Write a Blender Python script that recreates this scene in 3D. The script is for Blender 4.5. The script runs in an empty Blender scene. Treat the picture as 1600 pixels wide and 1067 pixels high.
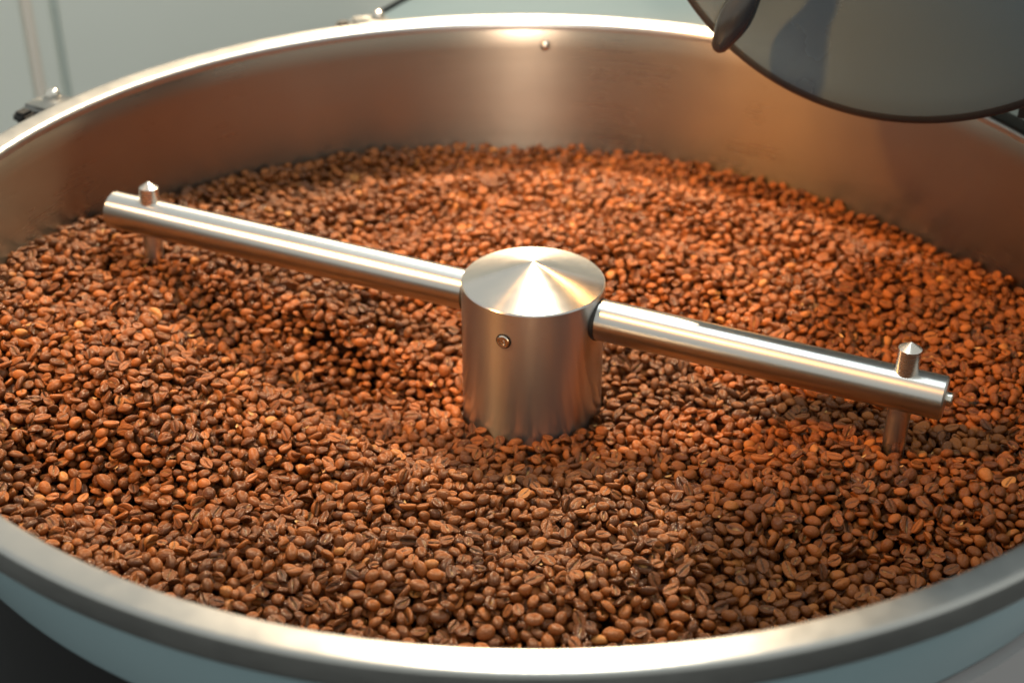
import bpy, bmesh, math, random
import numpy as np
from mathutils import Vector, Matrix, Euler
R = math.radians
S = 0.42                      # metres per unit: inner radius of the cooling tray
scene = bpy.context.scene
COL = scene.collection
rnd = random.Random(7)
rng = np.random.default_rng(11)

# ------------------------------------------------------------------ camera, world, lights, exposure
CAM = np.array([0.0, -2.17538, 1.09006]) * S
PITCH, YAW, ROLL = 0.54419, -0.01198, 0.00116
cy, sy, cp, sp = math.cos(YAW), math.sin(YAW), math.cos(PITCH), math.sin(PITCH)
FWD = np.array([sy * cp, cy * cp, -sp])
_r = np.array([cy, -sy, 0.0])
_u = np.cross(_r, FWD)
RIGHT = math.cos(ROLL) * _r + math.sin(ROLL) * _u
UP = -math.sin(ROLL) * _r + math.cos(ROLL) * _u
FPX = 2300.0                  # focal length in pixels of a 1600 px wide frame
cam = bpy.data.cameras.new('camera')
cam_o = bpy.data.objects.new('camera', cam)
COL.objects.link(cam_o)
m = Matrix.Identity(4)
for i in range(3):
    m[i][0], m[i][1], m[i][2], m[i][3] = RIGHT[i], UP[i], -FWD[i], CAM[i]
cam_o.matrix_world = m
cam.sensor_width = 36.0
cam.lens = FPX / 1600 * 36
cam.clip_start, cam.clip_end = 0.02, 50
cam.dof.use_dof = True
cam.dof.focus_distance = 0.945
cam.dof.aperture_fstop = 4.9
cam.dof.aperture_blades = 9
scene.camera = cam_o

scene.view_settings.view_transform = 'Standard'
scene.view_settings.look = 'None'
scene.view_settings.exposure = 0.40
scene.view_settings.gamma = 1.0
scene.cycles.use_denoising = True
scene.cycles.max_bounces = 8
scene.cycles.sample_clamp_indirect = 6.0

world = bpy.data.worlds.new('World')
scene.world = world
world.use_nodes = True
bg = world.node_tree.nodes['Background']
bg.inputs['Color'].default_value = (0.86, 0.89, 0.83, 1)
bg.inputs['Strength'].default_value = 0.60


def lamp(name, kind, loc, target, power, color, size=0.3, size_y=None, cone=None, blend=0.5):
    d = bpy.data.lights.new(name, kind)
    d.energy = power
    d.color = color
    if kind == 'AREA':
        d.shape = 'RECTANGLE' if size_y else 'SQUARE'
        d.size = size
        if size_y:
            d.size_y = size_y
    else:
        d.shadow_soft_size = size
    if kind == 'SPOT':
        d.spot_size = R(cone)
        d.spot_blend = blend
    o = bpy.data.objects.new(name, d)
    COL.objects.link(o)
    o.location = loc
    o.rotation_euler = (Vector(target) - Vector(loc)).to_track_quat('-Z', 'Y').to_euler()
    return o


lamp('ceiling_panel', 'AREA', (0.14, 0.30, 1.45), (0.14, 0.15, -0.1), 4, (0.84, 0.98, 0.97), 0.30, 1.0)
lamp('ceiling_tube', 'AREA', (0.02, 0.45, 1.35), (0, 0.1, -0.1), 4, (0.90, 0.98, 1.0), 0.05, 1.1)
lamp('wall_streak_spot', 'SPOT', (0.035, -1.30, 0.70), (0.035, 0.41, -0.04), 55, (1.0, 0.84, 0.70), 0.05, cone=13, blend=0.8)  # added spot, cone narrowed to lay a bright streak on the back wall
lamp('key_lamp', 'SPOT', (0.025, 1.15, 1.00), (-0.08, 0.06, -0.12), 190, (1.0, 0.76, 0.49), 0.04, cone=40, blend=0.7)
lamp('orange_lamp_back', 'SPOT', (0.16, 0.62, 0.46), (0.22, 0.10, -0.12), 7, (1.0, 0.45, 0.12), 0.02, cone=62, blend=0.8)
lamp('orange_lamp_left', 'SPOT', (-0.78, -0.24, 0.95), (0.20, 0.21, -0.10), 125, (1.0, 0.45, 0.11), 0.03, cone=29, blend=0.9)
lamp('pin_patch_spot', 'SPOT', (-0.80, -0.30, 0.95), (0.235, -0.10, -0.11), 55, (1.0, 0.44, 0.11), 0.03, cone=11, blend=0.9)  # added spot for the small warm light patch by the right pin
lamp('mound_fill_spot', 'SPOT', (-0.95, -0.30, 0.85), (-0.27, -0.03, -0.09), 80, (1.0, 0.56, 0.26), 0.04, cone=22, blend=1.0)  # added spot that brightens the mound on the left

# ------------------------------------------------------------------ helpers


def link(name, mesh_or_bm, material, parent=None, loc=None, rot=None, smooth=35):
    if isinstance(mesh_or_bm, bmesh.types.BMesh):
        me = bpy.data.meshes.new(name)
        bmesh.ops.recalc_face_normals(mesh_or_bm, faces=mesh_or_bm.faces)
        mesh_or_bm.to_mesh(me)
        mesh_or_bm.free()
    else:
        me = mesh_or_bm
    if smooth:
        me.polygons.foreach_set('use_smooth', [True] * len(me.polygons))
        me.set_sharp_from_angle(angle=R(smooth))
    if material and not me.materials:
        me.materials.append(material)
    o = bpy.data.objects.new(name, me)
    COL.objects.link(o)
    if parent:
        o.parent = parent
    if loc is not None:
        o.location = loc
    if rot is not None:
        o.rotation_euler = rot
    return o


def thing(name, label, cat, loc=(0, 0, 0), rot=(0, 0, 0), group=None):
    o = bpy.data.objects.new(name, None)
    o.empty_display_size = 0.05
    COL.objects.link(o)
    o.location = loc
    o.rotation_euler = rot
    o['label'] = label
    o['category'] = cat
    if group:
        o['group'] = group
    return o


def lathe(profile, seg=96, bm=None, mat=None):
    """revolve a (radius, z) profile about Z; radius 0 closes at the axis"""
    bm = bm or bmesh.new()
    rings = []
    for r, z in profile:
        if r < 1e-7:
            v = bm.verts.new((0, 0, z))
            rings.append([v])
        else:
            rings.append([bm.verts.new((r * math.cos(2 * math.pi * i / seg), r * math.sin(2 * math.pi * i / seg), z)) for i in range(seg)])
    for a, b in zip(rings, rings[1:]):
        for i in range(seg):
            j = (i + 1) % seg
            if len(a) == 1 and len(b) == 1:
                continue
            if len(a) == 1:
                bm.faces.new((a[0], b[i], b[j]))
            elif len(b) == 1:
                bm.faces.new((a[i], a[j], b[0]))
            else:
                bm.faces.new((a[i], a[j], b[j], b[i]))
    if mat is not None:
        bm.transform(mat)
    return bm


def arc(cx, cz, rad, a0, a1, n=6):
    return [(cx + rad * math.cos(R(a0 + (a1 - a0) * i / n)), cz + rad * math.sin(R(a0 + (a1 - a0) * i / n))) for i in range(n + 1)]


def box(cx, cy_, cz, sx, sy_, sz, bevel=0.0, bm=None, mat=None):
    b2 = bmesh.new()
    bmesh.ops.create_cube(b2, size=1)
    bmesh.ops.scale(b2, vec=(sx, sy_, sz), verts=b2.verts)
    if bevel:
        bmesh.ops.bevel(b2, geom=b2.edges[:], offset=bevel, segments=2, affect='EDGES')
    bmesh.ops.translate(b2, vec=(cx, cy_, cz), verts=b2.verts)
    if mat is not None:
        b2.transform(mat)
    if bm is None:
        return b2
    me = bpy.data.meshes.new('tmp')
    b2.to_mesh(me)
    b2.free()
    bm.from_mesh(me)
    bpy.data.meshes.remove(me)
    return bm


# ------------------------------------------------------------------ materials
def new_mat(name):
    mt = bpy.data.materials.new(name)
    mt.use_nodes = True
    nt = mt.node_tree
    return mt, nt, nt.nodes['Principled BSDF'], nt.nodes, nt.links


def steel(name, base=(0.62, 0.58, 0.54), rough=0.26, aniso=0.7, smear_across=True, scratch=(6, 6, 260), scratch_amt=0.07, blotch=0.06, bump=0.0):
    """brushed stainless steel: brushing marks run round the local Z axis"""
    mt, nt, b, N, L = new_mat(name)
    b.inputs['Metallic'].default_value = 1
    b.inputs['Anisotropic'].default_value = aniso
    b.inputs['Anisotropic Rotation'].default_value = 0.25 if smear_across else 0.0
    tg = N.new('ShaderNodeTangent')
    tg.direction_type = 'RADIAL'
    tg.axis = 'Z'
    L.new(tg.outputs[0], b.inputs['Tangent'])
    tc = N.new('ShaderNodeTexCoord')
    mp = N.new('ShaderNodeMapping')
    mp.inputs['Scale'].default_value = scratch
    L.new(tc.outputs['Object'], mp.inputs['Vector'])
    n1 = N.new('ShaderNodeTexNoise')
    n1.inputs['Scale'].default_value = 4
    n1.inputs['Detail'].default_value = 5
    L.new(mp.outputs[0], n1.inputs['Vector'])
    n2 = N.new('ShaderNodeTexNoise')
    n2.inputs['Scale'].default_value = 9
    n2.inputs['Detail'].default_value = 6
    L.new(tc.outputs['Object'], n2.inputs['Vector'])
    ma = N.new('ShaderNodeMath')
    ma.operation = 'MULTIPLY_ADD'
    L.new(n1.outputs['Fac'], ma.inputs[0])
    ma.inputs[1].default_value = scratch_amt * 2
    ma.inputs[2].default_value = rough - scratch_amt
    mb = N.new('ShaderNodeMath')
    mb.operation = 'MULTIPLY_ADD'
    L.new(n2.outputs['Fac'], mb.inputs[0])
    mb.inputs[1].default_value = blotch * 2
    L.new(ma.outputs[0], mb.inputs[2])
    L.new(mb.outputs[0], b.inputs['Roughness'])
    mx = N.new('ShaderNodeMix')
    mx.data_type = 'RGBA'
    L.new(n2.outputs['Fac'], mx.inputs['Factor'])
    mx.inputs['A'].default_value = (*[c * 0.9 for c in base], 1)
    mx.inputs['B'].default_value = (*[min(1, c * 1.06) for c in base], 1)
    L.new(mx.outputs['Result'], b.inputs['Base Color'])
    if bump:
        bp = N.new('ShaderNodeBump')
        bp.inputs['Strength'].default_value = bump
        bp.inputs['Distance'].default_value = 0.0004
        L.new(n1.outputs['Fac'], bp.inputs['Height'])
        L.new(bp.outputs[0], b.inputs['Normal'])
    return mt


def paint(name, color, rough=0.4, metallic=0.0, grain=0.0, grain_scale=600, var=0.08, coat=0.0, rvar=0.12):
    mt, nt, b, N, L = new_mat(name)
    b.inputs['Metallic'].default_value = metallic
    b.inputs['Coat Weight'].default_value = coat
    tc = N.new('ShaderNodeTexCoord')
    n2 = N.new('ShaderNodeTexNoise')
    n2.inputs['Scale'].default_value = 7
    n2.inputs['Detail'].default_value = 7
    L.new(tc.outputs['Object'], n2.inputs['Vector'])
    mx = N.new('ShaderNodeMix')
    mx.data_type = 'RGBA'
    L.new(n2.outputs['Fac'], mx.inputs['Factor'])
    mx.inputs['A'].default_value = (*[c * (1 - var) for c in color], 1)
    mx.inputs['B'].default_value = (*[min(1, c * (1 + var)) for c in color], 1)
    L.new(mx.outputs['Result'], b.inputs['Base Color'])
    ma = N.new('ShaderNodeMath')
    ma.operation = 'MULTIPLY_ADD'
    L.new(n2.outputs['Fac'], ma.inputs[0])
    ma.inputs[1].default_value = rvar
    ma.inputs[2].default_value = rough - rvar / 2
    L.new(ma.outputs[0], b.inputs['Roughness'])
    if grain:
        n3 = N.new('ShaderNodeTexNoise')
        n3.inputs['Scale'].default_value = grain_scale
        n3.inputs['Detail'].default_value = 2
        L.new(tc.outputs['Object'], n3.inputs['Vector'])
        bp = N.new('ShaderNodeBump')
        bp.inputs['Strength'].default_value = grain
        bp.inputs['Distance'].default_value = 0.0006
        L.new(n3.outputs['Fac'], bp.inputs['Height'])
        L.new(bp.outputs[0], b.inputs['Normal'])
    return mt


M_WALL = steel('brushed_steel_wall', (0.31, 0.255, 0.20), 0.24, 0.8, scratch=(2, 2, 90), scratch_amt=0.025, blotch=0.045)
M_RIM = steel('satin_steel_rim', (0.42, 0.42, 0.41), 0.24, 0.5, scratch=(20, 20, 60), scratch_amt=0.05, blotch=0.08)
M_HUB = steel('turned_steel_hub', (0.58, 0.575, 0.56), 0.26, 0.9, scratch=(6, 6, 420), scratch_amt=0.018, blotch=0.03)
M_CAP = steel('turned_steel_cap', (0.58, 0.565, 0.54), 0.175, 0.95, scratch=(30, 30, 30), scratch_amt=0.03, blotch=0.02)
M_ROD = steel('ground_steel_rod', (0.56, 0.555, 0.54), 0.27, 0.75, scratch=(20, 20, 300), scratch_amt=0.04)
M_PIN = steel('turned_steel_pin', (0.68, 0.64, 0.59), 0.22, 0.6, scratch=(20, 20, 300), scratch_amt=0.05)
M_BOLT = steel('bright_steel_bolt', (0.70, 0.66, 0.60), 0.16, 0.2, scratch_amt=0.03, blotch=0.03)
M_BORE = paint('bore_shade_paint', (0.02, 0.018, 0.016), 0.5)  # near-black paint standing in for the shade inside bores
M_SHELL = paint('grey_green_enamel', (0.27, 0.38, 0.42), 0.36, coat=0.2)
M_BASE = paint('black_enamel', (0.012, 0.012, 0.013), 0.3)
M_DOOR = paint('grey_hammered_metal', (0.09, 0.135, 0.17), 0.27, 0.35, grain=0.2, grain_scale=1200, var=0.03, rvar=0.03)
M_DOOR_EDGE = paint('dark_grey_edge', (0.014, 0.017, 0.020), 0.42, 0.0, grain=0.1)
M_KNOB = paint('dark_grey_knob', (0.016, 0.019, 0.023), 0.22, 0.0, grain=0.05, grain_scale=1500)
M_PANEL = paint('pale_grey_green_wall', (0.86, 0.87, 0.80), 0.6, var=0.03)
M_SEAM = paint('pinkish_beige_strip', (0.90, 0.80, 0.70), 0.6, var=0.03)
M_GAP = paint('grey_joint', (0.66, 0.71, 0.67), 0.7, var=0.03)
M_HOUSING = paint('grey_green_housing', (0.42, 0.47, 0.43), 0.4, var=0.04)
M_BLACK = paint('black_iron', (0.015, 0.013, 0.012), 0.5, grain=0.1)
M_FLOOR = paint('dark_floor', (0.02, 0.021, 0.022), 0.35, var=0.3)
M_TABLE = paint('mid_grey_cabinet', (0.36, 0.35, 0.36), 0.45)


def bean_material():
    mt, nt, b, N, L = new_mat('roasted_bean')
    oi = N.new('ShaderNodeObjectInfo')
    ramp = N.new('ShaderNodeValToRGB')
    els = ramp.color_ramp.elements
    els[0].position, els[0].color = 0.0, (0.082, 0.0246, 0.0052, 1)
    els[1].position, els[1].color = 1.0, (0.36, 0.15, 0.035, 1)
    for pos, c in ((0.35, (0.132, 0.0396, 0.0070)), (0.75, (0.188, 0.0555, 0.0092)), (0.96, (0.25, 0.074, 0.0115)), (0.985, (0.28, 0.095, 0.018))):
        e = els.new(pos)
        e.color = (*c, 1)
    L.new(oi.outputs['Random'], ramp.inputs[0])
    tc = N.new('ShaderNodeTexCoord')
    n1 = N.new('ShaderNodeTexNoise')
    n1.inputs['Scale'].default_value = 2.2
    n1.inputs['Detail'].default_value = 6
    n1.inputs['Roughness'].default_value = 0.65
    L.new(tc.outputs['Object'], n1.inputs['Vector'])
    mr = N.new('ShaderNodeMapRange')
    mr.inputs['From Min'].default_value = 0.25
    mr.inputs['From Max'].default_value = 0.42
    mr.inputs['To Min'].default_value = 0.72
    mr.inputs['To Max'].default_value = 1.28
    L.new(n1.outputs['Fac'], mr.inputs['Value'])
    mul = N.new('ShaderNodeVectorMath')
    mul.operation = 'SCALE'
    L.new(ramp.outputs['Color'], mul.inputs[0])
    L.new(mr.outputs[0], mul.inputs['Scale'])
    at = N.new('ShaderNodeAttribute')
    at.attribute_name = 'chaff'
    mx = N.new('ShaderNodeMix')
    mx.data_type = 'RGBA'
    L.new(at.outputs['Fac'], mx.inputs['Factor'])
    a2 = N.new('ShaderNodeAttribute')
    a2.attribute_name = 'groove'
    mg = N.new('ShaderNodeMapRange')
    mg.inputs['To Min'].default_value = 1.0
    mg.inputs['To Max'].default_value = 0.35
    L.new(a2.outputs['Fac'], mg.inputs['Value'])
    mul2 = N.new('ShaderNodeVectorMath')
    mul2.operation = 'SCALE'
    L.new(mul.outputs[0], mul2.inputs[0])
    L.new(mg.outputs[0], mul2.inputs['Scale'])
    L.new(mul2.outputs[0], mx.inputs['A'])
    mx.inputs['B'].default_value = (0.50, 0.28, 0.09, 1)
    L.new(mx.outputs['Result'], b.inputs['Base Color'])
    b.inputs['Roughness'].default_value = 0.42
    rr = N.new('ShaderNodeMapRange')
    rr.inputs['To Min'].default_value = 0.26
    rr.inputs['To Max'].default_value = 0.40
    L.new(oi.outputs['Random'], rr.inputs['Value'])
    L.new(rr.outputs[0], b.inputs['Roughness'])
    b.inputs['Specular IOR Level'].default_value = 0.36
    n2 = N.new('ShaderNodeTexNoise')
    n2.inputs['Scale'].default_value = 5
    n2.inputs['Detail'].default_value = 7
    L.new(tc.outputs['Object'], n2.inputs['Vector'])
    bp = N.new('ShaderNodeBump')
    bp.inputs['Strength'].default_value = 0.34
    bp.inputs['Distance'].default_value = 0.08
    L.new(n2.outputs['Fac'], bp.inputs['Height'])
    L.new(bp.outputs[0], b.inputs['Normal'])
    return mt


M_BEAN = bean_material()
M_BED = paint('gap_shade', (0.020, 0.008, 0.004), 0.95, grain=0.5, grain_scale=300)  # shade between the beans put into the colour of the sheet below
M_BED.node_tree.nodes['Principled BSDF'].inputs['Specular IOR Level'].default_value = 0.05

# ------------------------------------------------------------------ floor, wall, housing behind the tray
ZF = -2.05 * S


def struct(o):
    o['kind'] = 'structure'
    return o


fl = struct(link('floor', box(0, 0.4, ZF - 0.05, 8, 8, 0.1), M_FLOOR, smooth=0))
YW = 1.75 * S
wall = bpy.data.objects.new('back_wall', None)
COL.objects.link(wall)
wall.location = (0, YW, ZF)
wall['kind'] = 'structure'
WX = [-4.2, -1.405, -1.318, 3.6]
top_z = 1.2
link('wall_panel', box((WX[0] + WX[1]) / 2 * S + 0.001, 0.02, top_z / 2, (WX[1] - WX[0]) * S, 0.04, top_z, 0.002), M_PANEL, wall)
link('cover_strip', box((WX[1] + WX[2]) / 2 * S - 0.010, 0.0185, top_z / 2, 0.012, 0.04, top_z, 0.002), M_SEAM, wall)
link('cover_strip', box(WX[2] * S + 0.002, 0.0225, top_z / 2, 0.008, 0.03, top_z, 0.001), M_GAP, wall)
link('wall_panel', box((WX[1] + WX[2]) / 2 * S, 0.0215, top_z / 2, (WX[2] - WX[1]) * S - 0.004, 0.04, top_z, 0.002), M_PANEL, wall)
link('wall_panel', box((WX[2] + WX[3]) / 2 * S + 0.005, 0.02, top_z / 2, (WX[3] - WX[2]) * S - 0.006, 0.04, top_z, 0.002), M_PANEL, wall)

# ------------------------------------------------------------------ cooling tray
tray = thing('cooling_tray', 'round brushed steel cooling tray with thick rolled rim, filled with roasted coffee beans', 'cooling tray', (0, 0, 0))


def wall_r(z):                                   # z in tray units (negative below rim)
    return 1.0 - 0.10 * max(0.0, -z - 0.01)


iw = [(1.002, -0.014), (wall_r(-0.02), -0.02)]
iw += [(wall_r(z), z) for z in (-0.06, -0.12, -0.2, -0.3, -0.42)]
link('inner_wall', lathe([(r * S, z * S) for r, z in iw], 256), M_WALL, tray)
link('tray_floor', lathe([(0.959 * S, -0.42 * S), (0.1 * S, -0.42 * S)], 96), M_WALL, tray)
rim_p = [(1.0, -0.018)] + arc(1.010, -0.010, 0.010, 180, 90, 6) + [(1.036, 0.0028)] + arc(1.0410, -0.0030, 0.006, 90, 4, 7) + [(1.0475, -0.030)] + arc(1.0415, -0.032, 0.006, 0, -90, 4) + [(1.030, -0.043)]
link('rim', lathe([(r * S, z * S) for r, z in rim_p], 256), M_RIM, tray, smooth=50)
link('outer_shell', lathe([(r * S, z * S) for r, z in [(1.034, -0.040), (1.030, -0.06), (0.995, -0.18), (0.992, -0.186), (0.986, -0.188)]], 256), M_SHELL, tray)
link('tray_base', lathe([(r * S, z * S) for r, z in [(0.986, -0.184), (0.986, -0.52), (0.90, -0.56), (0.55, -0.7), (0.5, -2.05)]], 128), M_BASE, tray)
ap = bmesh.new()  # added lighter grey piece: paints the brighter reflection on the base's right side
prof = [(0.987, -0.195), (1.004, -0.197), (1.004, -0.62), (0.987, -0.62)]
cols = []
for k in range(25):
    a_ = R(-66 + 46 * k / 24)
    cols.append([ap.verts.new((r * S * math.cos(a_), r * S * math.sin(a_), z * S)) for r, z in prof])
for c0, c1 in zip(cols, cols[1:]):
    for q in range(4):
        ap.faces.new((c0[q], c0[(q + 1) % 4], c1[(q + 1) % 4], c1[q]))
ap.faces.new(cols[0])
ap.faces.new(cols[-1][::-1])
link('base_lit_side', ap, M_TABLE, tray)
# dome screw through the wall at the back
az = math.atan2(0.999, 0.036)
sc_m = Matrix.Translation((wall_r(-0.052) * S * math.cos(az), wall_r(-0.052) * S * math.sin(az), -0.052 * S)) @ Euler((0, -math.pi / 2, az), 'XYZ').to_matrix().to_4x4()
link('screw', lathe([(0.0048, -0.002), (0.0048, 0.001)] + [(0.0048 * math.cos(R(a)), 0.001 + 0.0042 * math.sin(R(a))) for a in (20, 40, 60, 75)] + [(0, 0.0052)], 24, mat=sc_m), M_BOLT, tray)


def mounting_tab(az_deg):
    a = R(az_deg)
    mt = Matrix.Rotation(a, 4, 'Z')
    bm = box(1.085 * S, 0, -0.012 * S, 0.07 * S, 0.085 * S, 0.016 * S, 0.003, mat=mt)
    box(1.108 * S, 0, -0.05 * S, 0.02 * S, 0.085 * S, 0.07 * S, 0.002, bm=bm, mat=mt)
    tab = link('mounting_tab', bm, M_RIM, tray)
    link('bolt', lathe([(0.0062, 0), (0.0062, 0.003)] + [(0.0062 * math.cos(R(t)), 0.003 + 0.0045 * math.sin(R(t))) for t in (25, 50, 75)] + [(0, 0.0076)], 20,
                       mat=mt @ Matrix.Translation((1.092 * S, -0.008, -0.004 * S))), M_BOLT, tab)
    bk = box(1.09 * S, 0.062 * S, -0.016 * S, 0.035 * S, 0.036 * S, 0.022 * S, 0.003, mat=mt)
    link('hinge_block', bk, M_BLACK, tab)


mounting_tab(109.2)
mounting_tab(150.5)

# ------------------------------------------------------------------ stirrer
HX, HY = 0.00951 * S, 0.0
RH, ZT = 0.12173 * S, -0.10444 * S
ZROD, RROD = -0.153 * S, 0.0353 * S
ARM_AZ = R(-23.2)
st = thing('stirrer', 'brushed steel stirring arm with cylindrical centre hub and pins through both ends', 'stirrer', (HX, HY, -0.42 * S))
OZ = 0.42 * S
hub = link('hub', lathe([(RH, 0), (RH, OZ + ZT - 0.0012), (RH - 0.0008, OZ + ZT - 0.0002)], 160), M_HUB, st, smooth=30)
cap = link('hub_cap', lathe([(RH - 0.0008, OZ + ZT - 0.0002), (RH * 0.66, OZ + ZT + 0.0143 * 0.34), (RH * 0.33, OZ + ZT + 0.0143 * 0.67), (0.0006, OZ + ZT + 0.0143), (0, OZ + ZT + 0.01435)], 160), M_CAP, hub, smooth=25)
# set screw sunk in the hub face, at a right angle to the arms
sa = ARM_AZ - math.pi / 2
sm = Matrix.Translation(((RH) * math.cos(sa), (RH) * math.sin(sa), OZ - 0.158 * S)) @ Euler((0, math.pi / 2, sa), 'XYZ').to_matrix().to_4x4()
link('screw_hole', lathe([(0.0, 0.0006), (0.0056, 0.0006), (0.0056, -0.001)], 32, mat=sm), M_BORE, hub)
link('set_screw', lathe([(0.0047, 0.0002), (0.0047, 0.0011), (0.0040, 0.0016), (0.0026, 0.0016), (0.0023, 0.0008), (0.0013, 0.0008), (0.0009, 0.0014), (0, 0.0014)], 32, mat=sm), M_BOLT, hub)


def make_arm(direction, length, pin_s, pin_lean, bolt, hi):
    hi *= S
    dip = R(0.5) * direction                     # the arms hang half a degree lower on the right
    azm = ARM_AZ if direction > 0 else ARM_AZ + math.pi
    s0 = RH * 0.9
    ch = 0.0012
    arm = link('arm', lathe([(0, 0), (RROD, 0), (RROD, length * S - s0 - ch), (RROD - ch, length * S - s0), (0, length * S - s0)], 64), M_ROD, st,
               loc=(s0 * math.cos(azm), s0 * math.sin(azm), OZ + ZROD), rot=(0, math.pi / 2 + dip, azm), smooth=30)
    # dark ring painting the shade where the arm enters its bore
    link('bore_shade', lathe([(RROD + 0.0006, -0.004), (RROD + 0.0006, RH * 0.1 + 0.0003), (RROD - 0.001, RH * 0.1 + 0.0006)], 64), M_BORE, arm)
    # pin through the end: in arm space -x is up
    pz = pin_s * S - s0
    up = Matrix.Translation((0, 0, pz)) @ Matrix.Rotation(R(-90), 4, 'Y') @ Matrix.Rotation(R(pin_lean), 4, 'X')
    rp = 0.0180 * S
    lo = -0.22 * S
    pin = link('pin', lathe([(0, lo), (rp, lo), (rp, hi - 0.0112 * S), (0.0004, hi), (0, hi)], 48), M_PIN, arm, smooth=30)
    pin.matrix_local = up
    if bolt:
        link('end_bolt', lathe([(0.0048, 0), (0.0048, 0.0035), (0.0042, 0.0042), (0, 0.0042)], 24, mat=Matrix.Translation((0.002, 0.003, length * S - s0))), M_BOLT, arm)
    return arm


make_arm(+1, 0.692, 0.627, 0, True, 0.085)
make_arm(-1, 0.868, 0.783, 4, False, 0.073)

# ------------------------------------------------------------------ roaster door hanging over the tray, drum housing behind
DAZ = R(-20)
door = thing('roaster_door', 'round grey hammered metal roaster door with dark rounded edge and teardrop handle', 'roaster door',
             (0.627 * S, 0.266 * S, 0.548 * S), (0, 0, DAZ))
DR = 0.479 * S
FX = Matrix.Rotation(R(90), 4, 'X')              # lathe axis z -> -y (towards the viewer)
link('door_plate', lathe([((DR - 0.0082), 0.0005), *[(DR * q, 0.0008 + 0.009 * (1 - (DR * q / (DR - 0.0082)) ** 2)) for q in (0.95, 0.88, 0.8, 0.7, 0.6, 0.5, 0.4, 0.3, 0.2, 0.1)], (0, 0.0098)], 160, mat=FX), M_DOOR, door, smooth=50)
link('door_edge', lathe([(DR - 0.0082, 0.0005)] + arc(DR - 0.0075, -0.0072, 0.0075, 85, -80, 10) + [(DR - 0.014, -0.0160), (0, -0.0160)], 160, mat=FX), M_DOOR_EDGE, door, smooth=60)


def wl(p):                                        # tray units -> door space
    v = Vector(p) * S - Vector((0.627 * S, 0.266 * S, 0.548 * S))
    return Matrix.Rotation(-DAZ, 3, 'Z') @ v


k0, k1 = wl((0.326, 0.280, 0.197)), wl((0.388, 0.2595, 0.345))
ax = (k1 - k0)
kl = ax.length
km = Matrix.Translation(k0) @ ax.to_track_quat('Z', 'X').to_matrix().to_4x4()
kp = [(r_ * 0.86, z_) for r_, z_ in [(0, 0), (0.004, 0.0004), (0.0068, 0.003), (0.0094, 0.010), (0.0125, 0.0195), (0.0140, 0.028), (0.0138, 0.036), (0.0118, 0.047), (0.0090, 0.058), (0.0074, 0.066), (0.0066, 0.072), (0.0064, 0.080)]]
handle = link('handle', lathe(kp, 48, mat=km), M_KNOB, door, smooth=80)
e = km @ Vector((0, 0, 0.078))
stem = lathe([(0.0058, 0), (0.0058, 0.11)], 24, mat=Matrix.Translation(e) @ Vector((0.35, 0.10, 1)).to_track_quat('Z', 'X').to_matrix().to_4x4())
link('handle_stem', stem, M_BOLT, handle)
e2 = Matrix.Translation(e) @ Vector((0.35, 0.10, 1)).to_track_quat('Z', 'X').to_matrix().to_4x4() @ Vector((0, 0, 0.10))
link('handle_bracket', box(e2.x, e2.y / 2 - 0.002, e2.z, 0.03, abs(e2.y) + 0.012, 0.03, 0.003), M_KNOB, handle)
link('hinge_block', box(0.305 * S, 0.070, -0.432 * S, 0.07, 0.075, 0.05, 0.008), M_BLACK, door)

drum = thing('roaster_drum', 'dark cylindrical roaster drum body behind the round grey door', 'roaster drum', (0.627 * S, 0.266 * S, 0.548 * S), (0, 0, DAZ))
link('drum_shell', lathe([(DR * 0.90, -0.0165), (DR * 0.90, -0.20), (DR * 0.88, -0.21), (0, -0.21)], 96, mat=FX), M_BLACK, drum)
link('drum_support', box(0.05, 0.42, 0.02, 0.30, 0.42, 0.20, 0.006), M_BLACK, drum)

hs = thing('roaster_housing', 'pale grey green roaster housing panel behind the tray rim', 'housing', (0.5 * S, 1.45 * S, ZF))
hb = bmesh.new()
ht = -0.10 * S - ZF
pts = [(-0.376, 1.33), (-0.23, 1.62), (1.9, 1.62), (1.9, 1.15), (-0.376, 1.15)]
lo = [hb.verts.new(((x - 0.5) * S, (y - 1.45) * S, 0.0)) for x, y in pts]
hi = [hb.verts.new(((x - 0.5) * S, (y - 1.45) * S, ht)) for x, y in pts]
hb.faces.new(hi)
hb.faces.new(lo[::-1])
for i in range(5):
    hb.faces.new((lo[i], lo[(i + 1) % 5], hi[(i + 1) % 5], hi[i]))
bmesh.ops.bevel(hb, geom=hb.edges[:], offset=0.003, segments=2, affect='EDGES')
link('housing_body', hb, M_HOUSING, hs)
# dark gasket along the slanting left edge of the housing top
ga, gb = Vector(((-0.376 - 0.5) * S, (1.33 - 1.45) * S, ht)), Vector(((-0.23 - 0.5) * S, (1.62 - 1.45) * S, ht))
gd = gb - ga
link('gasket', box(0, 0, 0, gd.length, 0.004, 0.006, 0.001, mat=Matrix.Translation((ga + gb) / 2 + Vector((-0.002, 0, 0))) @ Matrix.Rotation(math.atan2(gd.y, gd.x), 4, 'Z')), M_BLACK, hs)

cab = thing('side_cabinet', 'mid grey metal cabinet below the right side of the tray', 'cabinet', (1.05 * S, -0.15 * S, ZF))
hcab = -0.62 * S - ZF
link('cabinet_body', box(0, 0, hcab / 2, 0.9 * S, 1.1 * S, hcab - 0.004, 0.006), M_TABLE, cab)
link('cabinet_top', box(0, 0, hcab + 0.006, 0.94 * S, 1.14 * S, 0.012, 0.003), M_TABLE, cab)

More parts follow.
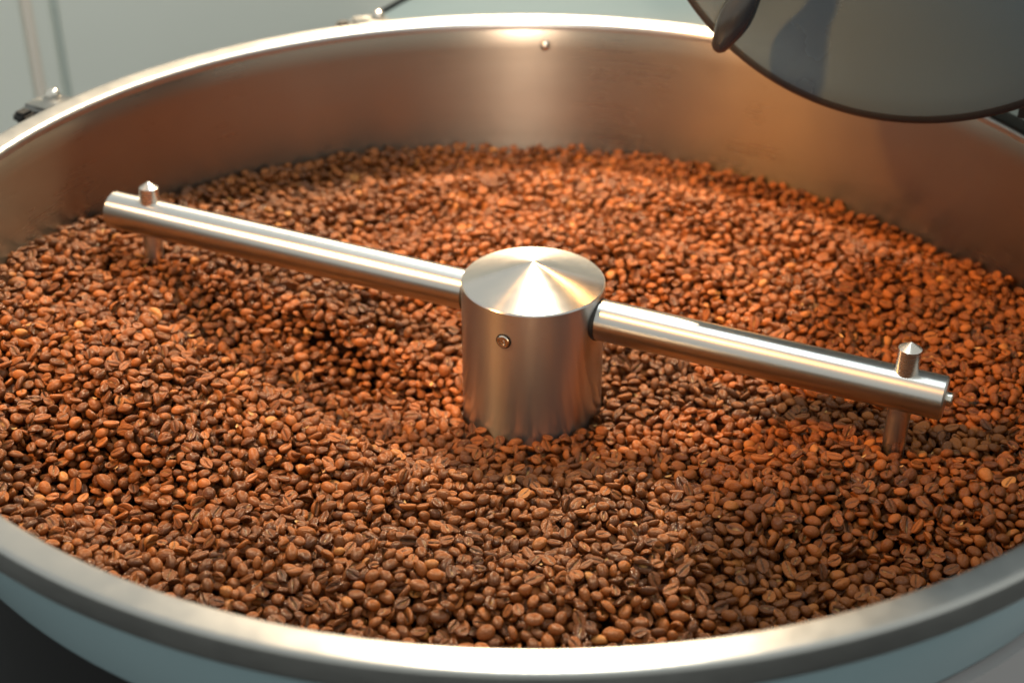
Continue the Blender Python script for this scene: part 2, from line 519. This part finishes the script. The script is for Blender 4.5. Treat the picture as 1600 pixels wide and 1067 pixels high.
# ------------------------------------------------------------------ coffee beans
# surface of the heap (tray units)
AZ_K = np.array([-180, -160, -130, -90, -40, 0, 18, 29, 39, 48, 66, 88, 102, 118, 127, 138, 156, 167, 180], float)
Z_K = np.array([-.175, -.185, -.225, -.262, -.262, -.250, -.258, -.288, -.293, -.292, -.284, -.283, -.278, -.263, -.257, -.250, -.213, -.180, -.175])


def heap(x, y):                                   # x, y in tray units
    r = np.hypot(x, y)
    a = np.degrees(np.arctan2(y, x))
    zw = np.interp(a, AZ_K, Z_K)
    zm = -0.262 + 0.012 * np.cos(np.radians(a - 200))
    t = np.clip((r - 0.11) / 0.48, 0, 1)
    t = t * t * (3 - 2 * t)
    z = -0.338 * (1 - t) + zm * t
    u = np.clip((r - 0.5) / 0.5, 0, 1)
    u = u * u * (3 - 2 * u)
    z = z * (1 - u) + zw * u
    amp = np.clip((r - 0.16) / 0.15, 0, 1) * np.clip((0.99 - r) / 0.1, 0, 1)
    z = z + amp * (0.011 * np.sin(2 * np.pi * (r - 0.20) / 0.27 + np.radians(a) * 1.0) + 0.006 * np.sin(9 * x + 3 * y + 1.0) * np.sin(7 * y - 4 * x) + 0.003 * np.sin(23 * x + 1) * np.sin(19 * y + 2))
    # furrow swept clear beside the hub under the left arm, mound left of it, drift in front of the right pin
    sa_, da_ = x * math.cos(R(-23.2)) + y * math.sin(R(-23.2)), x * math.sin(R(-23.2)) - y * math.cos(R(-23.2))   # along the arm, and out from it towards the viewer
    dd = np.clip((da_ - 0.0) / 0.10, 0, None)
    z = z - 0.064 * dd * np.exp(1 - dd) * np.exp(-((sa_ + 0.36) / 0.22) ** 2)
    z = z + 0.020 * np.exp(-(((x + 0.74) / 0.20) ** 2 + ((y - 0.30) / 0.16) ** 2))
    z = z + 0.042 * np.exp(-(((x + 0.66) / 0.26) ** 2 + ((y + 0.10) / 0.17) ** 2))
    z = z - 0.044 * np.exp(-(((x + 0.62) / 0.30) ** 2 + ((y + 0.42) / 0.10) ** 2))
    z = z + 0.034 * np.exp(-(((x - 0.50) / 0.20) ** 2 + ((y + 0.36) / 0.10) ** 2))
    z = z - 0.032 * np.exp(-(((x - 0.62) / 0.26) ** 2 + ((y + 0.55) / 0.10) ** 2))
    z = z + 0.006 * np.exp(-(((x + 0.02) / 0.16) ** 2 + ((y + 0.32) / 0.10) ** 2))
    return z


G = 0.001
n = int(2 * S / G) + 4
ax_ = (np.arange(n) - n // 2) * G
XX, YY = np.meshgrid(ax_, ax_)                    # [iy, ix]
TGT = heap(XX / S, YY / S) * S
H = TGT - 0.0165
RR = np.hypot(XX, YY)
RW = (1 - 0.10 * np.maximum(0, -TGT / S - 0.01)) * S
blocked = (RR > RW - 0.0005) | (np.hypot(XX - HX, YY - HY) < RH + 0.0003)
for sgn, ps in ((1, 0.627), (-1, 0.783)):
    blocked |= np.hypot(XX - HX - sgn * ps * S * math.cos(ARM_AZ), YY - HY - sgn * ps * S * math.sin(ARM_AZ)) < 0.0192 * S
H[blocked] = 1.0
OWN = np.full((n, n), -1, np.int32)

NV = 14                                            # bean shapes
PAT = 8
off = np.arange(-PAT, PAT + 1)
OX, OY = np.meshgrid(off * G, off * G)
K = 14
LIM = 40000
POS = np.zeros((LIM, 3))
EUL = np.zeros((LIM, 3))
SCL = np.zeros((LIM, 3))
KIND = np.zeros(LIM, np.int32)
count, rejects = 0, 0
tries = 0
while count < LIM and rejects < 60:
    tries += 1
    rr = np.sqrt(rng.uniform(0.10 ** 2, 0.985 ** 2, K)) * S
    th = rng.uniform(0, 2 * np.pi, K)
    ix = np.round(rr * np.cos(th) / G).astype(int) + n // 2
    iy = np.round(rr * np.sin(th) / G).astype(int) + n // 2
    ix = np.clip(ix, PAT, n - PAT - 1)
    iy = np.clip(iy, PAT, n - PAT - 1)
    kind = rng.choice(3, p=[0.46, 0.36, 0.18], size=K)      # dome up, crease up, on edge
    a = np.where(kind == 0, 0, np.where(kind == 1, np.pi, np.where(rng.random(K) < .5, 1.35, -1.35))) + rng.normal(0, 0.48, K)
    b = rng.normal(0, 0.38, K)
    c = rng.uniform(0, 2 * np.pi, K)
    sz = rng.normal(1.0, 0.11, K).clip(0.72, 1.25)
    sx = 0.00502 * sz * rng.normal(1, 0.07, K)
    syy = 0.00374 * sz * rng.normal(1, 0.06, K)
    szz = 0.00258 * sz * rng.normal(1, 0.08, K)
    ca, sa_, cb, sb, cc, sc_ = np.cos(a), np.sin(a), np.cos(b), np.sin(b), np.cos(c), np.sin(c)
    # R = Rz Ry Rx (columns are the bean's axes)
    Rm = np.stack([cc * cb, cc * sb * sa_ - sc_ * ca, cc * sb * ca + sc_ * sa_,
                   sc_ * cb, sc_ * sb * sa_ + cc * ca, sc_ * sb * ca - cc * sa_,
                   -sb, cb * sa_, cb * ca], -1).reshape(K, 3, 3)
    inv = np.stack([1 / sx ** 2, 1 / syy ** 2, 1 / szz ** 2], -1)
    Mm = np.einsum('kij,kj,klj->kil', Rm, inv, Rm)
    m33 = Mm[:, 2, 2][:, None, None]
    bq = (Mm[:, 0, 2][:, None, None] * OX + Mm[:, 1, 2][:, None, None] * OY) / m33
    cq = (Mm[:, 0, 0][:, None, None] * OX ** 2 + 2 * Mm[:, 0, 1][:, None, None] * OX * OY + Mm[:, 1, 1][:, None, None] * OY ** 2 - 1) / m33
    disc = bq * bq - cq
    ok = disc > 0
    sq = np.sqrt(np.maximum(disc, 0))
    hp = H[iy[:, None, None] + off[None, :, None], ix[:, None, None] + off[None, None, :]]
    zc = np.where(ok, hp + bq + sq, -9).max((1, 2))
    score = zc - TGT[iy, ix]
    k = int(np.argmin(score))
    if score[k] > 0.0004:
        rejects += 1
        continue
    rejects = max(0, rejects - 3)
    zup = zc[k] - bq[k] + sq[k]
    sl = (slice(iy[k] - PAT, iy[k] + PAT + 1), slice(ix[k] - PAT, ix[k] + PAT + 1))
    hh = H[sl]
    up_ = ok[k] & (zup > hh)
    hh[up_] = zup[up_]
    OWN[sl][up_] = count
    POS[count] = (ax_[ix[k]] + rng.uniform(-.0004, .0004), ax_[iy[k]] + rng.uniform(-.0004, .0004), zc[k])
    EUL[count] = (a[k], b[k], c[k])
    SCL[count] = (sx[k], syy[k], szz[k])
    KIND[count] = kind[k]
    count += 1
POS, EUL, SCL, KIND = POS[:count], EUL[:count], SCL[:count], KIND[:count]
own = np.bincount(OWN[OWN >= 0], minlength=count)
VAR = rng.choice(NV, p=[.13, .12, .10, .08, .07, .06, .03, .05, .08, .08, .07, .06, .05, .02], size=count)
open('/tmp/beans.txt','w').write(f'{count} {tries} {rejects}')


def bean_mesh(v):
    """one roasted bean, semi-axes 1: long axis x, flat creased side down"""
    r_ = random.Random(100 + v)
    bm = bmesh.new()
    bmesh.ops.create_icosphere(bm, subdivisions=4 if v < 0 else 3, radius=1)
    taper = r_.uniform(-0.12, 0.12)
    bend = r_.uniform(-0.10, 0.10)
    sx_, sf = r_.uniform(0.06, 0.16) * r_.choice((-1, 1)), r_.uniform(1.8, 2.8)
    gw = (0.10, 0.12, 0.09, 0.11, 0.20, 0.13, 0.26, 0.12, 0.08, 0.14, 0.10, 0.17, 0.11, 0.30)[v]
    gd_ = (0.42, 0.50, 0.38, 0.45, 0.75, 0.5, 0.9, 0.4, 0.35, 0.55, 0.45, 0.65, 0.5, 0.8)[v]
    chaff = (0.30, 0.95, 0.1, 0.8, 1.0, 0.4, 0.2, 0.7, 0.0, 1.0, 0.6, 0.9, 0.2, 1.0)[v]
    flat = (0.18, 0.12, 0.22, 0.30, 0.16, 0.62, 0.2, 0.25, 0.10, 0.2, 0.4, 0.15, 0.28, 0.2)[v]
    lump = [(r_.uniform(-2.5, 2.5), r_.uniform(-2.5, 2.5), r_.uniform(-2.5, 2.5), r_.uniform(0, 6), r_.uniform(0.012, 0.042)) for _ in range(6)]
    lay = bm.verts.layers.float.new('chaff')
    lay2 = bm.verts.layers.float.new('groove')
    for q in bm.verts:
        x, y, z = q.co
        if z < 0:
            w = min(1.0, -z * 1.6)
            y = y * (1 - w) + math.copysign(abs(y) ** 1.75, y) * w
        yc = sx_ * math.sin(sf * x)
        zz = -0.52 + 1.50 * (max(0, z) ** 0.92) if z >= 0 else -0.52 + z * flat
        d = (y - yc) / gw
        g = math.exp(-d * d) * min(1, max(0, -z) * 3) * max(0, 1 - x ** 6)
        zz += gd_ * g
        q[lay] = chaff * max(0.0, min(1.0, (g - 0.70) / 0.2)) * max(0.0, min(1.0, 0.55 + 0.8 * math.sin(5 * x + 2 * v)))
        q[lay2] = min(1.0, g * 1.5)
        if v in (7, 13) and x > 0.25:                  # chipped end
            x = 0.25 + (x - 0.25) * 0.35 + 0.10 * math.sin(7 * y) * (1 if x > 0.5 else 0)
        y *= 1 + taper * x
        y += bend * (x * x - 0.4)
        s_ = 1 + sum(A * math.sin(a_ * x + b_ * y + c_ * zz + p_) for a_, b_, c_, p_, A in lump)
        q.co = (x * s_, y * s_, zz * s_)
    me = bpy.data.meshes.new('coffee_bean')
    bm.to_mesh(me)
    bm.free()
    me.polygons.foreach_set('use_smooth', [True] * len(me.polygons))
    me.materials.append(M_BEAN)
    return me


BEANS = [bean_mesh(v) for v in range(NV)]

# the 300 beans that show largest: the front rows along the near rim, seen over its inner edge
rel = POS - CAM
depth = rel @ FWD
px = 800 + FPX * (rel @ RIGHT) / depth
py = 533.5 - FPX * (rel @ UP) / depth
A2 = (rel[:, :2] ** 2).sum(1)
B2 = (CAM[:2] * rel[:, :2]).sum(1)
C2 = (CAM[:2] ** 2).sum() - S * S
tt = (-B2 - np.sqrt(np.maximum(B2 * B2 - A2 * C2, 0))) / A2      # where the sight line crosses the rim circle
clear = (CAM[2] + tt * rel[:, 2]) > 0.004
vis = (own > 22) & clear & (px > 6) & (px < 1594) & (py > 0) & (py < 1040)
dist = np.where(vis, np.linalg.norm(rel, axis=1), 9)
front = np.argsort(dist)[:300]
front = front[dist[front] < 5]
is_front = np.zeros(count, bool)
is_front[front] = True
POSE = ('rounded side up', 'creased side up', 'tipped on edge')
gsrc = {}
for i in front:
    o = bpy.data.objects.new('coffee_bean', BEANS[VAR[i]])
    COL.objects.link(o)
    o.location = POS[i]
    o.rotation_euler = EUL[i]
    o.scale = SCL[i]
    side = ('at far left', 'left of the hub', 'straight below the hub', 'right of the hub', 'below the right pin')[int(np.searchsorted([300, 640, 1000, 1260], px[i]))]
    row = 'against the near rim' if CAM[2] + tt[i] * rel[i, 2] < 0.016 else 'just off the near rim'
    big = SCL[i, 0] * SCL[i, 1] / (0.00502 * 0.00374)
    big = 'large ' if big > 1.22 else ('small ' if big < 0.80 else '')
    o['label'] = '%sroasted coffee bean %s %s, %s' % (big, POSE[KIND[i]], row, side)
    o['category'] = 'coffee bean'
    o['group'] = '%scoffee beans %s %s, %s' % (big, POSE[KIND[i]], row, side)
    gsrc.setdefault(int(VAR[i]), o)
used = sorted(gsrc)

# everything behind them: one mass, instanced on points
rest = ~is_front
vmap = {v: k for k, v in enumerate(used)}
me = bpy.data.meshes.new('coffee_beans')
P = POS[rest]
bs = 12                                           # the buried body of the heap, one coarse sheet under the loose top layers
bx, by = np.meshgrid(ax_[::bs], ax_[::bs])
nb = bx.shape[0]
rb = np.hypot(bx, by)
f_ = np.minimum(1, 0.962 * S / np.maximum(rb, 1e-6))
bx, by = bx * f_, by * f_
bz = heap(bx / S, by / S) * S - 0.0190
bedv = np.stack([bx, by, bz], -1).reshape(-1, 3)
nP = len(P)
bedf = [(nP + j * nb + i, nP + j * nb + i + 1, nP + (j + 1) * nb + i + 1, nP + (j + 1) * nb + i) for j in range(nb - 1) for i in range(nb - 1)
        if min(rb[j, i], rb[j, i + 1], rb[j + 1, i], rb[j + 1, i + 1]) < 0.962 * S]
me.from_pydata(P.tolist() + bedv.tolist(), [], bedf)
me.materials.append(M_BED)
nB = len(bedv)
for nm, arr in (('bean_rotation', EUL[rest]), ('bean_scale', SCL[rest])):
    at = me.attributes.new(nm, 'FLOAT_VECTOR', 'POINT')
    at.data.foreach_set('vector', np.vstack([arr, np.ones((nB, 3))]).astype(np.float32).ravel())
at = me.attributes.new('bean_shape', 'INT', 'POINT')
at.data.foreach_set('value', np.array([vmap.get(int(v), 0) for v in VAR[rest]] + [-1] * nB, np.int32))
mass = bpy.data.objects.new('coffee_beans', me)
COL.objects.link(mass)
mass['kind'] = 'stuff'
mass['label'] = 'deep mass of brown roasted coffee beans filling the steel tray behind the front rows'
mass['category'] = 'coffee beans'
ng = bpy.data.node_groups.new('bean_heap', 'GeometryNodeTree')
ng.interface.new_socket('Geometry', in_out='INPUT', socket_type='NodeSocketGeometry')
ng.interface.new_socket('Geometry', in_out='OUTPUT', socket_type='NodeSocketGeometry')
gi, go = ng.nodes.new('NodeGroupInput'), ng.nodes.new('NodeGroupOutput')
iop = ng.nodes.new('GeometryNodeInstanceOnPoints')
iop.inputs['Pick Instance'].default_value = True
jn = ng.nodes.new('GeometryNodeJoinGeometry')
for v in reversed(used):
    inf = ng.nodes.new('GeometryNodeObjectInfo')
    inf.transform_space = 'ORIGINAL'
    inf.inputs['Object'].default_value = gsrc[v]
    g2i = ng.nodes.new('GeometryNodeGeometryToInstance')
    ng.links.new(inf.outputs['Geometry'], g2i.inputs[0])
    ng.links.new(g2i.outputs[0], jn.inputs[0])


def named(nm, typ):
    nd = ng.nodes.new('GeometryNodeInputNamedAttribute')
    nd.data_type = typ
    nd.inputs['Name'].default_value = nm
    return nd.outputs['Attribute']


e2r = ng.nodes.new('FunctionNodeEulerToRotation')
ng.links.new(named('bean_rotation', 'FLOAT_VECTOR'), e2r.inputs[0])
ng.links.new(e2r.outputs[0], iop.inputs['Rotation'])
ng.links.new(named('bean_scale', 'FLOAT_VECTOR'), iop.inputs['Scale'])
ng.links.new(named('bean_shape', 'INT'), iop.inputs['Instance Index'])
ng.links.new(gi.outputs[0], iop.inputs['Points'])
ng.links.new(jn.outputs[0], iop.inputs['Instance'])
cmp = ng.nodes.new('FunctionNodeCompare')
cmp.data_type = 'INT'
cmp.operation = 'GREATER_EQUAL'
ng.links.new(named('bean_shape', 'INT'), [q for q in cmp.inputs if q.type == 'INT'][0])
ng.links.new(cmp.outputs[0], iop.inputs['Selection'])
j2 = ng.nodes.new('GeometryNodeJoinGeometry')
ng.links.new(gi.outputs[0], j2.inputs[0])
ng.links.new(iop.outputs[0], j2.inputs[0])
ng.links.new(j2.outputs[0], go.inputs[0])
md = mass.modifiers.new('heap', 'NODES')
md.node_group = ng

# loose chaff: thin curled flakes of silverskin lying on the beans
M_CHAFF = paint('chaff', (0.46, 0.27, 0.09), 0.6, var=0.3)
cf = bmesh.new()
Hs = np.where(H > 0.5, -9, H)
for _ in range(170):
    r_, t_ = math.sqrt(rnd.uniform(0.13 ** 2, 0.93 ** 2)) * S, rnd.uniform(0, 2 * math.pi)
    gx, gy = int(r_ * math.cos(t_) / G) + n // 2, int(r_ * math.sin(t_) / G) + n // 2
    top = Hs[gy, gx]
    if top < -1:
        continue
    l_, w_ = rnd.uniform(0.0010, 0.0024), rnd.uniform(0.0005, 0.0011)
    mt = Matrix.Translation((ax_[gx], ax_[gy], top + 0.0003)) @ Euler((rnd.uniform(-.5, .5), rnd.uniform(-.5, .5), rnd.uniform(0, 6.3))).to_matrix().to_4x4()
    rows = []
    for k in range(4):
        u_ = k / 3 * 2 - 1
        rows.append([cf.verts.new(mt @ Vector((u_ * l_, v_ * w_ * (1 - 0.6 * u_ * u_), 0.0005 * (u_ * u_ + 0.8 * v_ * v_) + dz))) for v_, dz in ((-1, 0), (0, 0), (1, 0), (0.9, 0.00018), (0, 0.00018), (-0.9, 0.00018))])
    for p_, q_ in zip(rows, rows[1:]):
        for m_ in range(6):
            cf.faces.new((p_[m_], p_[(m_ + 1) % 6], q_[(m_ + 1) % 6], q_[m_]))
    cf.faces.new(rows[0])
    cf.faces.new(rows[-1][::-1])
chaff = link('chaff_flakes', cf, M_CHAFF)
chaff['kind'] = 'stuff'
chaff['label'] = 'tiny golden flakes of chaff scattered over the coffee beans'
chaff['category'] = 'chaff'
